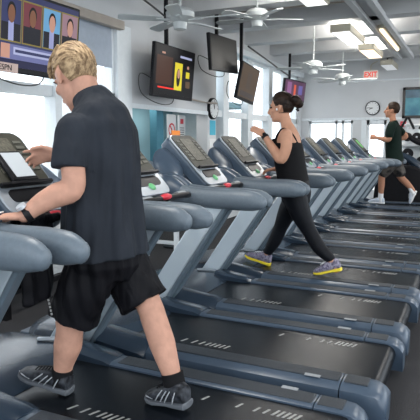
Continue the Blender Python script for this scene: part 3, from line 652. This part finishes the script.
ctube(bm, [(-1.55, 2.12, 1.42), (-1.575, 2.23, 1.425), (-1.60, 2.27, 1.36), (-1.615, 2.31, 1.28)], [.092, .086, .078, .078], 28, flat=True)
so = obj('t_shirt', bm, 'shirt', P, remesh=.007, sm=6)
for v in so.data.vertices:         # hanging folds of the loose cotton
    x, y, z = v.co; a = math.atan2(y - 2.03, x + 1.52)
    k = max(0, min(1, (1.45 - z) / .35)); tor = max(0, 1 - abs(z - 1.1) / .5)
    d = .010 * k * (math.sin(a * 7 + z * 5 + 1.5 * noise.noise(Vector((x * 3, y * 3, z * 2)))) + .6 * math.sin(a * 15 - z * 9)) + .010 * noise.noise(Vector((x * 9, y * 9, z * 4 + 3)))
    v.co += Vector((math.cos(a), math.sin(a), 0)) * d if z < 1.27 or abs(y - 2.03) < .16 else v.normal * d * .5
so.data.update()
# shorts
bm = bmesh.new()
tube(bm, [(-1.50, 2.03, .78), (-1.495, 2.03, .85), (-1.49, 2.03, .93), (-1.495, 2.03, 1.0)], [(.17, .125), (.20, .155), (.198, .152), (.185, .145)], 40)
ctube(bm, [(-1.50, 1.95, .86), (-1.545, 1.935, .74), (-1.59, 1.93, .64), (-1.61, 1.93, .59)], [(.105, .125), (.112, .118), (.108, .112), (.110, .118)], 32, flat=True)
ctube(bm, [(-1.49, 2.12, .86), (-1.43, 2.13, .75), (-1.375, 2.13, .67), (-1.355, 2.13, .64)], [(.105, .125), (.112, .118), (.110, .115), (.114, .124)], 32, flat=True)
sh = obj('shorts', bm, 'shorts', P, remesh=.007, sm=3)
for v in sh.data.vertices:
    x, y, z = v.co; a = math.atan2(y - 2.03, x + 1.5)
    v.co += v.normal * (.010 * noise.noise(Vector((x * 14, y * 14, z * 5))) + .004 * math.sin(a * 18 + z * 12))
bm = bmesh.new()
for k in range(5): box(bm, -.004, .004, -.003, .001, -.007 + k * .016, .003 + k * .016, Matrix.Translation((-1.655, 1.835, .63)) @ Matrix.Rotation(R(-14), 4, 'Y') @ Matrix.Rotation(R(25), 4, 'Z'))
obj('side_print', bm, 'mark', sh)
for a, b in (((-1.705, 1.94, .25), (-1.695, 1.94, .325)), ((-1.14, 2.05, .26), (-1.168, 2.06, .355))):
    bm = bmesh.new(); ctube(bm, [a, b], [.050, .0505], 24, flat=True); obj('sock', bm, 'bsock', P)
shoe(P, (-1.650, 1.94, .205), (-1.935, 1.91, .255), 'shoe', 'sole', .052, .082, stripe='shoesil')
shoe(P, (-1.065, 2.03, .222), (-1.295, 2.055, .204), 'shoe', 'sole', .054, .085, stripe='shoesil')
bm = bmesh.new(); wd = (Vector(LEL) - Vector(LWR)).normalized(); wc = Vector(LWR) + wd * .015
tube(bm, [wc - wd * .013, wc + wd * .013], [.033, .034], 24); ws = obj('watch_strap', bm, 'black', P)
bm = bmesh.new(); tube(bm, [wc + Vector((-.01, -.02, .028)), wc + Vector((-.013, -.027, .038))], [.022, .020], 20); obj('watch_face', bm, 'shoesil', ws)

# tablet standing on the man's treadmill console, jacket over its grip bar, paper at the rail
ax = Vector((.34, 0, -.36)).normalized(); nx = Vector((.36, 0, .34)).normalized()
mt = Matrix(((ax.x, 0, nx.x, -2.03), (0, 1, 0, Y0), (ax.z, 0, nx.z, 1.24), (0, 0, 0, 1)))
t = thing('tablet', 'dark-cased tablet with a white page leaning on the console the man touches', 'tablet', (-1.95, Y0, 1.24))
bm = bmesh.new(); box(bm, -.105, .083, -.085, .085, .026, .045, mt); obj('case', bm, 'black', t, bevel=.008)
bm = bmesh.new(); box(bm, -.090, .064, -.055, .070, .045, .047, mt); obj('screen', bm, em('tablet page', (.55, .60, .64), .35), t, smooth=False)
bm = bmesh.new()
for x, z0, z1, yy in ((-1.695, .69, 1.06, 0), (-1.755, .76, 1.06, 0)):
    v = tube(bm, [(x + .012, 1.72, 1.05), (x + .012, 1.75, 1.06), (x + .01, 1.86, 1.06), (x + .012, 1.95, 1.055)], [.02] * 4, 8)
    tube(bm, [(x, 1.80, z0), (x, 1.80, (z0 + z1) / 2), (x, 1.80, z1)], [(.095, .022), (.11, .022), (.10, .018)], 20)
ell(bm, (-1.725, 1.80, 1.065), (.055, .10, .022))
jk = obj('jacket', bm, 'shorts', remesh=.008, sm=4)
for v in jk.data.vertices: v.co += v.normal * .012 * noise.noise(v.co * 14) + Vector((.010 * math.sin(v.co.y * 60 + v.co.z * 6), 0, 0))
tag(jk, 'black jacket draped over the grip bar in front of the walking man', 'jacket')
bm = bmesh.new(); v = box(bm, -.06, .06, -.035, .035, 0, .006, Matrix.Translation((-1.765, 1.60, 1.092)) @ Matrix.Rotation(R(20), 4, 'Z') @ Matrix.Rotation(R(-12), 4, 'Y'))
tag(obj('folded_paper', bm, 'paper', bevel=.002), 'folded white paper beside the hand of the walking man', 'paper')

# ---- woman
YW = Y0 + 3 * DY
P = thing('person', 'woman in black tank top and leggings walking with one hand raised', 'person', (-1.45, YW, .203))
bm = bmesh.new()
tube(bm, [(-1.44, YW, .84), (-1.44, YW, .93), (-1.475, YW, 1.08), (-1.50, YW, 1.22), (-1.515, YW, 1.34), (-1.515, YW, 1.42), (-1.52, YW, 1.47), (-1.53, YW, 1.50)],
     [(.15, .115), (.17, .125), (.15, .11), (.15, .11), (.16, .105), (.145, .085), (.08, .06), (.052, .05)], 28)
tube(bm, [(-1.525, YW, 1.46), (-1.545, YW, 1.54), (-1.57, YW, 1.62)], [.052, .047, .047], 18)
ell(bm, (-1.60, YW - .065, 1.325), (.055, .06, .058)); ell(bm, (-1.60, YW + .065, 1.325), (.055, .06, .058))
WR = (-1.68, 4.73, 1.405)
ctube(bm, [(-1.51, YW - .10, 1.41), (-1.49, YW - .165, 1.405), (-1.475, 4.70, 1.31), (-1.515, 4.69, 1.205), (-1.575, 4.70, 1.27), WR], [.055, .052, .048, .044, .042, .024], 18)
RWR2 = (-1.70, 5.10, 1.10)
ctube(bm, [(-1.515, YW + .10, 1.41), (-1.52, YW + .165, 1.405), (-1.54, 5.12, 1.28), (-1.57, 5.13, 1.16), (-1.63, 5.11, 1.12), RWR2], [.055, .052, .045, .040, .036, .024], 18)
fingers(bm, WR, (-.80, 0, .50), (.2, .6, .6), (-.3, .5, -.6), .16, .95)
fingers(bm, RWR2, (-.95, -.2, -.15), (0, -1, .2), (0, 0, -1), .5, .92)
ctube(bm, [(-1.44, YW + .085, .90), (-1.53, YW + .085, .74), (-1.60, YW + .09, .58), (-1.66, YW + .09, .44), (-1.735, YW + .09, .30), (-1.745, YW + .09, .24)], [.10, .082, .056, .053, .034, .034], 18)
ctube(bm, [(-1.43, YW - .085, .90), (-1.37, YW - .085, .74), (-1.29, YW - .08, .59), (-1.20, YW - .08, .45), (-1.065, YW - .08, .32), (-1.05, YW - .08, .27)], [.10, .082, .056, .053, .034, .034], 18)
hm = headm((-1.585, YW, 1.65), 178, 4, 1.02); head(bm, hm, True)
obj('body', bm, 'skinf', P, remesh=.0075, sm=3); face_parts(hm, P)
def ins_w(p):
    f = 0
    f = max(f, (p.x - (.030 + max(0, p.z - .02) * .55)) * 45)
    f = max(f, (-.050 - p.z) * 60)
    if abs(p.y) > .055 and p.z < .012 and p.x > -.035: f = max(f, 1)
    return f
def bun(b):
    for i in range(9):
        a = i * .7; ell(b, (-.135 + .02 * math.cos(a), .022 * math.sin(a), .035 + .022 * math.sin(a * 1.3)), (.042, .038, .036), hm, 2)
    ell(b, (-.105, 0, .03), (.04, .04, .04), hm, 2)
hair(hm, P, 'hairf', (.104, .083, .105), (-.014, 0, .032), ins_w, .004, 30, bun)
bm = bmesh.new(); v = tube(bm, [(-.138, 0, -.02), (-.15, 0, -.045)], [.015, .01], 8); bmesh.ops.transform(bm, matrix=hm, verts=v); obj('hair_tie', bm, 'black', P)
bm = bmesh.new(); ell(bm, (.012, .085, -.018), (.008, .007, .011), hm, 2); obj('earphone', bm, 'paper', P)
bm = bmesh.new()
tube(bm, [(-1.435, YW, .885), (-1.45, YW, .95), (-1.48, YW, 1.08), (-1.505, YW, 1.20), (-1.515, YW, 1.30), (-1.515, YW, 1.345)], [(.185, .128), (.182, .130), (.174, .130), (.172, .132), (.175, .125), (.160, .112)], 40)
ell(bm, (-1.608, YW - .065, 1.32), (.068, .072, .066)); ell(bm, (-1.608, YW + .065, 1.32), (.068, .072, .066))
for s in (-1, 1):
    ctube(bm, [(-1.60, YW + s * .085, 1.36), (-1.585, YW + s * .10, 1.41), (-1.53, YW + s * .108, 1.462), (-1.46, YW + s * .09, 1.42), (-1.425, YW + s * .05, 1.34), (-1.42, YW, 1.25)], [(.016, .012)] * 6, 12)
obj('tank_top', bm, 'tank', P, remesh=.008, sm=3)
bm = bmesh.new()
tube(bm, [(-1.44, YW, .82), (-1.437, YW, .90), (-1.445, YW, .98), (-1.455, YW, 1.02)], [(.15, .12), (.172, .128), (.165, .122), (.155, .115)], 32)
ctube(bm, [(-1.44, YW + .085, .90), (-1.53, YW + .085, .74), (-1.60, YW + .09, .58), (-1.66, YW + .09, .44), (-1.72, YW + .09, .335)], [.108, .090, .064, .061, .043], 20)
ctube(bm, [(-1.43, YW - .085, .90), (-1.37, YW - .085, .74), (-1.29, YW - .08, .59), (-1.20, YW - .08, .45), (-1.10, YW - .08, .36)], [.108, .090, .064, .061, .043], 20)
obj('leggings', bm, 'legging', P, remesh=.008, sm=2)
shoe(P, (-1.70, YW + .09, .198), (-1.95, YW + .08, .265), 'wshoe', 'yellow', .045, .09)
shoe(P, (-.995, YW - .08, .265), (-1.235, YW - .09, .200), 'wshoe', 'yellow', .045, .09)
wd = (Vector((-1.575, 4.70, 1.27)) - Vector(WR)).normalized(); wc = Vector(WR) + wd * .012
bm = bmesh.new(); tube(bm, [wc - wd * .012, wc + wd * .012], [.030, .031], 20); ws = obj('watch_strap', bm, 'black', P)
bm = bmesh.new(); tube(bm, [wc + Vector((.0, -.022, .018)), wc + Vector((.0, -.032, .026))], [.018, .016], 16); obj('watch_face', bm, 'black', ws)

P.scale = (1.025, 1.025, 1.025)
for ch in P.children: ch.location = (1.45, -YW, -.203)
P.location = (-1.425, YW - .10, .205)
# ---- runner
YR = Y0 + 9 * DY
P = thing('person', 'man in dark green t-shirt and white trainers running on the farthest treadmill', 'person', (-1.35, YR, .205))
bm = bmesh.new()
tube(bm, [(-1.17, YR, .88), (-1.18, YR, .98), (-1.20, YR, 1.12), (-1.21, YR, 1.28), (-1.22, YR, 1.44), (-1.22, YR, 1.54), (-1.225, YR, 1.60), (-1.23, YR, 1.64)],
     [(.14, .11), (.165, .12), (.15, .11), (.165, .115), (.185, .115), (.16, .09), (.08, .06), (.056, .055)], 24)
tube(bm, [(-1.225, YR, 1.60), (-1.24, YR, 1.68), (-1.25, YR, 1.76)], [.056, .053, .053], 16)
RL = (-1.46, YR - .20, 1.34); RR2 = (-1.30, YR + .14, 1.30)
ctube(bm, [(-1.22, YR - .12, 1.55), (-1.225, YR - .19, 1.545), (-1.245, YR - .23, 1.42), (-1.255, YR - .24, 1.31), (-1.34, YR - .225, 1.315), RL], [.06, .058, .05, .044, .040, .027], 16)
ctube(bm, [(-1.22, YR + .12, 1.55), (-1.21, YR + .19, 1.545), (-1.12, YR + .24, 1.45), (-1.04, YR + .26, 1.36), (-1.15, YR + .22, 1.32), RR2], [.06, .058, .05, .044, .040, .027], 16)
fingers(bm, RL, (-1, .1, .05), (0, .2, 1), (0, 1, -.1), .8, 1.0); fingers(bm, RR2, (-1, -.2, .05), (0, .1, 1), (0, -1, 0), .8, 1.0)
ctube(bm, [(-1.19, YR - .09, .95), (-1.28, YR - .09, .82), (-1.36, YR - .09, .70), (-1.365, YR - .085, .52), (-1.37, YR - .08, .34), (-1.37, YR - .08, .28)], [.105, .085, .060, .055, .038, .038], 16)
ctube(bm, [(-1.18, YR + .09, .95), (-1.13, YR + .09, .80), (-1.07, YR + .09, .66), (-.97, YR + .09, .56), (-.865, YR + .09, .44), (-.85, YR + .09, .38)], [.105, .085, .060, .055, .038, .038], 16)
hm = headm((-1.25, YR, 1.80), 180, -6, 1.05); head(bm, hm)
obj('body', bm, 'skinr', P, remesh=.009, sm=2); face_parts(hm, P)
def ins_r(p):
    f = max(0, (p.x - (.045 + max(0, p.z) * .3)) * 45, (-.04 - p.z) * 60)
    if abs(p.y) > .055 and p.z < .012 and p.x > -.04: f = max(f, 1)
    return f
hair(hm, P, 'hairr', (.104, .082, .108), (-.014, 0, .034), ins_r, .004, 30)
bm = bmesh.new()
tube(bm, [(-1.17, YR, .93), (-1.18, YR, 1.0), (-1.20, YR, 1.12), (-1.21, YR, 1.28), (-1.22, YR, 1.44), (-1.22, YR, 1.54), (-1.225, YR, 1.60), (-1.23, YR, 1.625)], [(.20, .15), (.195, .145), (.18, .135), (.185, .135), (.20, .132), (.175, .105), (.10, .075), (.07, .066)], 32)
ctube(bm, [(-1.22, YR - .12, 1.54), (-1.225, YR - .19, 1.53), (-1.24, YR - .225, 1.44), (-1.248, YR - .235, 1.385)], [.075, .072, .068, .068], 20)
ctube(bm, [(-1.22, YR + .12, 1.54), (-1.21, YR + .19, 1.53), (-1.15, YR + .225, 1.47), (-1.11, YR + .24, 1.43)], [.075, .072, .068, .068], 20)
obj('t_shirt', bm, 'rshirt', P, remesh=.010, sm=3)
bm = bmesh.new()
tube(bm, [(-1.18, YR, .86), (-1.18, YR, .94), (-1.185, YR, 1.03)], [(.16, .12), (.19, .14), (.175, .13)], 28)
ctube(bm, [(-1.19, YR - .09, .95), (-1.27, YR - .09, .83), (-1.33, YR - .09, .755)], [.115, .105, .10], 20)
ctube(bm, [(-1.18, YR + .09, .95), (-1.13, YR + .09, .82), (-1.09, YR + .09, .745)], [.115, .105, .10], 20)
obj('shorts', bm, 'rshorts', P, remesh=.010, sm=3)
for a, b in (((-1.37, YR - .08, .26), (-1.37, YR - .08, .40)), ((-.855, YR + .09, .39), (-.91, YR + .09, .49))):
    bm = bmesh.new(); ctube(bm, [a, b], [.045, .044], 16); obj('sock', bm, 'sock', P)
shoe(P, (-1.30, YR - .08, .206), (-1.585, YR - .08, .215), 'rshoe', 'paper', .046, .085)
shoe(P, (-.795, YR + .09, .43), (-.885, YR + .09, .206), 'rshoe', 'paper', .046, .085)
P.scale = (1.08, 1.08, 1.08)
for ch in P.children: ch.location = (1.25, -YR, -.205)
P.location.z = .215

# ------------------------------------------------------------------ other equipment
# white-framed exercise bench seen between the posts
t = thing('exercise_bench', 'white-framed exercise bench with a blue pad behind the treadmill posts', 'bench', (-3.2, 5.35, 0))
obj('pad', B(-3.6, -2.75, 5.18, 5.50, .46, .54), 'blue', t, bevel=.02)
for x in (-3.5, -2.86):
    bm = bmesh.new(); box(bm, x - .025, x + .025, 5.15, 5.19, 0, .46); box(bm, x - .025, x + .025, 5.49, 5.53, 0, .46); box(bm, x - .03, x + .03, 5.08, 5.60, 0, .04); box(bm, x - .025, x + .025, 5.15, 5.53, .42, .46); obj('leg_frame', bm, 'white', t, bevel=.004)
obj('crossbar', B(-3.5, -2.86, 5.32, 5.36, .22, .26), 'white', t, bevel=.004)
# black-framed bench by the near window
t = thing('low_table', 'black steel framed table under the near window', 'table', (-3.4, 3.3, 0))
obj('top', B(-3.62, -3.18, 3.0, 3.95, .50, .54), 'blackmetal', t, bevel=.006)
for x in (-3.58, -3.22):
    for y in (3.06, 3.88): obj('leg', B(x - .03, x + .03, y - .03, y + .03, 0, .50), 'blackmetal', t, bevel=.004)
bm = bmesh.new(); box(bm, -3.60, -3.56, 3.06, 3.88, .18, .23); box(bm, -3.24, -3.20, 3.06, 3.88, .18, .23); obj('lower_rail', bm, 'blackmetal', t, bevel=.003)
# weight machine at right
t = thing('weight_tree', 'white frame hung with black weight plates behind the running man', 'weights', (-1.05, 12.2, 0))
bm = bmesh.new()
for x in (-1.35, -.65): tube(bm, [(x - .0, 12.0, 0), (x + .12, 12.2, 1.75)], [.035, .03], 10)
tube(bm, [(-1.28, 12.1, 1.70), (-.5, 12.1, 1.70)], [.03, .03], 10); tube(bm, [(-1.32, 12.1, .9), (-.55, 12.1, .9)], [.05, .05], 10); tube(bm, [(-1.32, 12.1, 1.3), (-.55, 12.1, 1.3)], [.05, .05], 10)
box(bm, -1.5, -.4, 11.9, 12.5, 0, .05); box(bm, -1.34, -.50, 12.16, 12.19, .5, 1.62)
obj('frame', bm, 'white', t)
for x, z, r in ((-1.20, 1.46, .09), (-1.02, 1.46, .09), (-.82, 1.22, .13), (-1.18, 1.12, .11), (-.9, .95, .12), (-1.2, .86, .13)):
    bm = bmesh.new(); tube(bm, [(x, 12.02, z), (x, 11.97, z)], [r, r], 24); pt = obj('weight_plate', bm, 'black', t)
    bm = bmesh.new(); tube(bm, [(x, 12.1, z), (x, 11.93, z)], [.018, .018], 12); obj('peg', bm, 'shoesil', pt)
for x0, x1 in ((-1.35, -1.22), (-1.08, -1.2), (-.98, -.86)):
    bm = bmesh.new(); tube(bm, [(x0, 12.0, 1.62), (x1, 12.0, 1.86)], [.025, .025], 8); obj('lever', bm, 'black', t)
t = thing('elliptical_trainer', 'black exercise machine with long sloping arms behind the running man', 'exercise machine', (-1.0, 11.45, 0))
bm = bmesh.new(); ctube(bm, [(-1.45, 11.45, 1.62), (-1.2, 11.45, 1.52), (-.95, 11.45, 1.36), (-.5, 11.45, 1.2)], [.035, .05, .055, .05], 14); obj('upper_arm', bm, 'black', t)
bm = bmesh.new(); ctube(bm, [(-1.3, 11.40, 1.12), (-1.05, 11.40, 1.0), (-.75, 11.40, .74), (-.5, 11.40, .5)], [.06, .08, .08, .07], 14); obj('lower_arm', bm, 'hood', t)
bm = bmesh.new(); prism(bm, [(-1.75, 0), (-.1, 0), (-.1, .5), (-1.0, .9), (-1.55, .9), (-1.7, .6)], 11.25, 11.65); obj('base_cover', bm, 'black', t, bevel=.04)
bm = bmesh.new(); cyl(bm, (-.5, 11.45, .45), (-.5, 11.45, 1.25), .035); obj('column', bm, 'black', t)
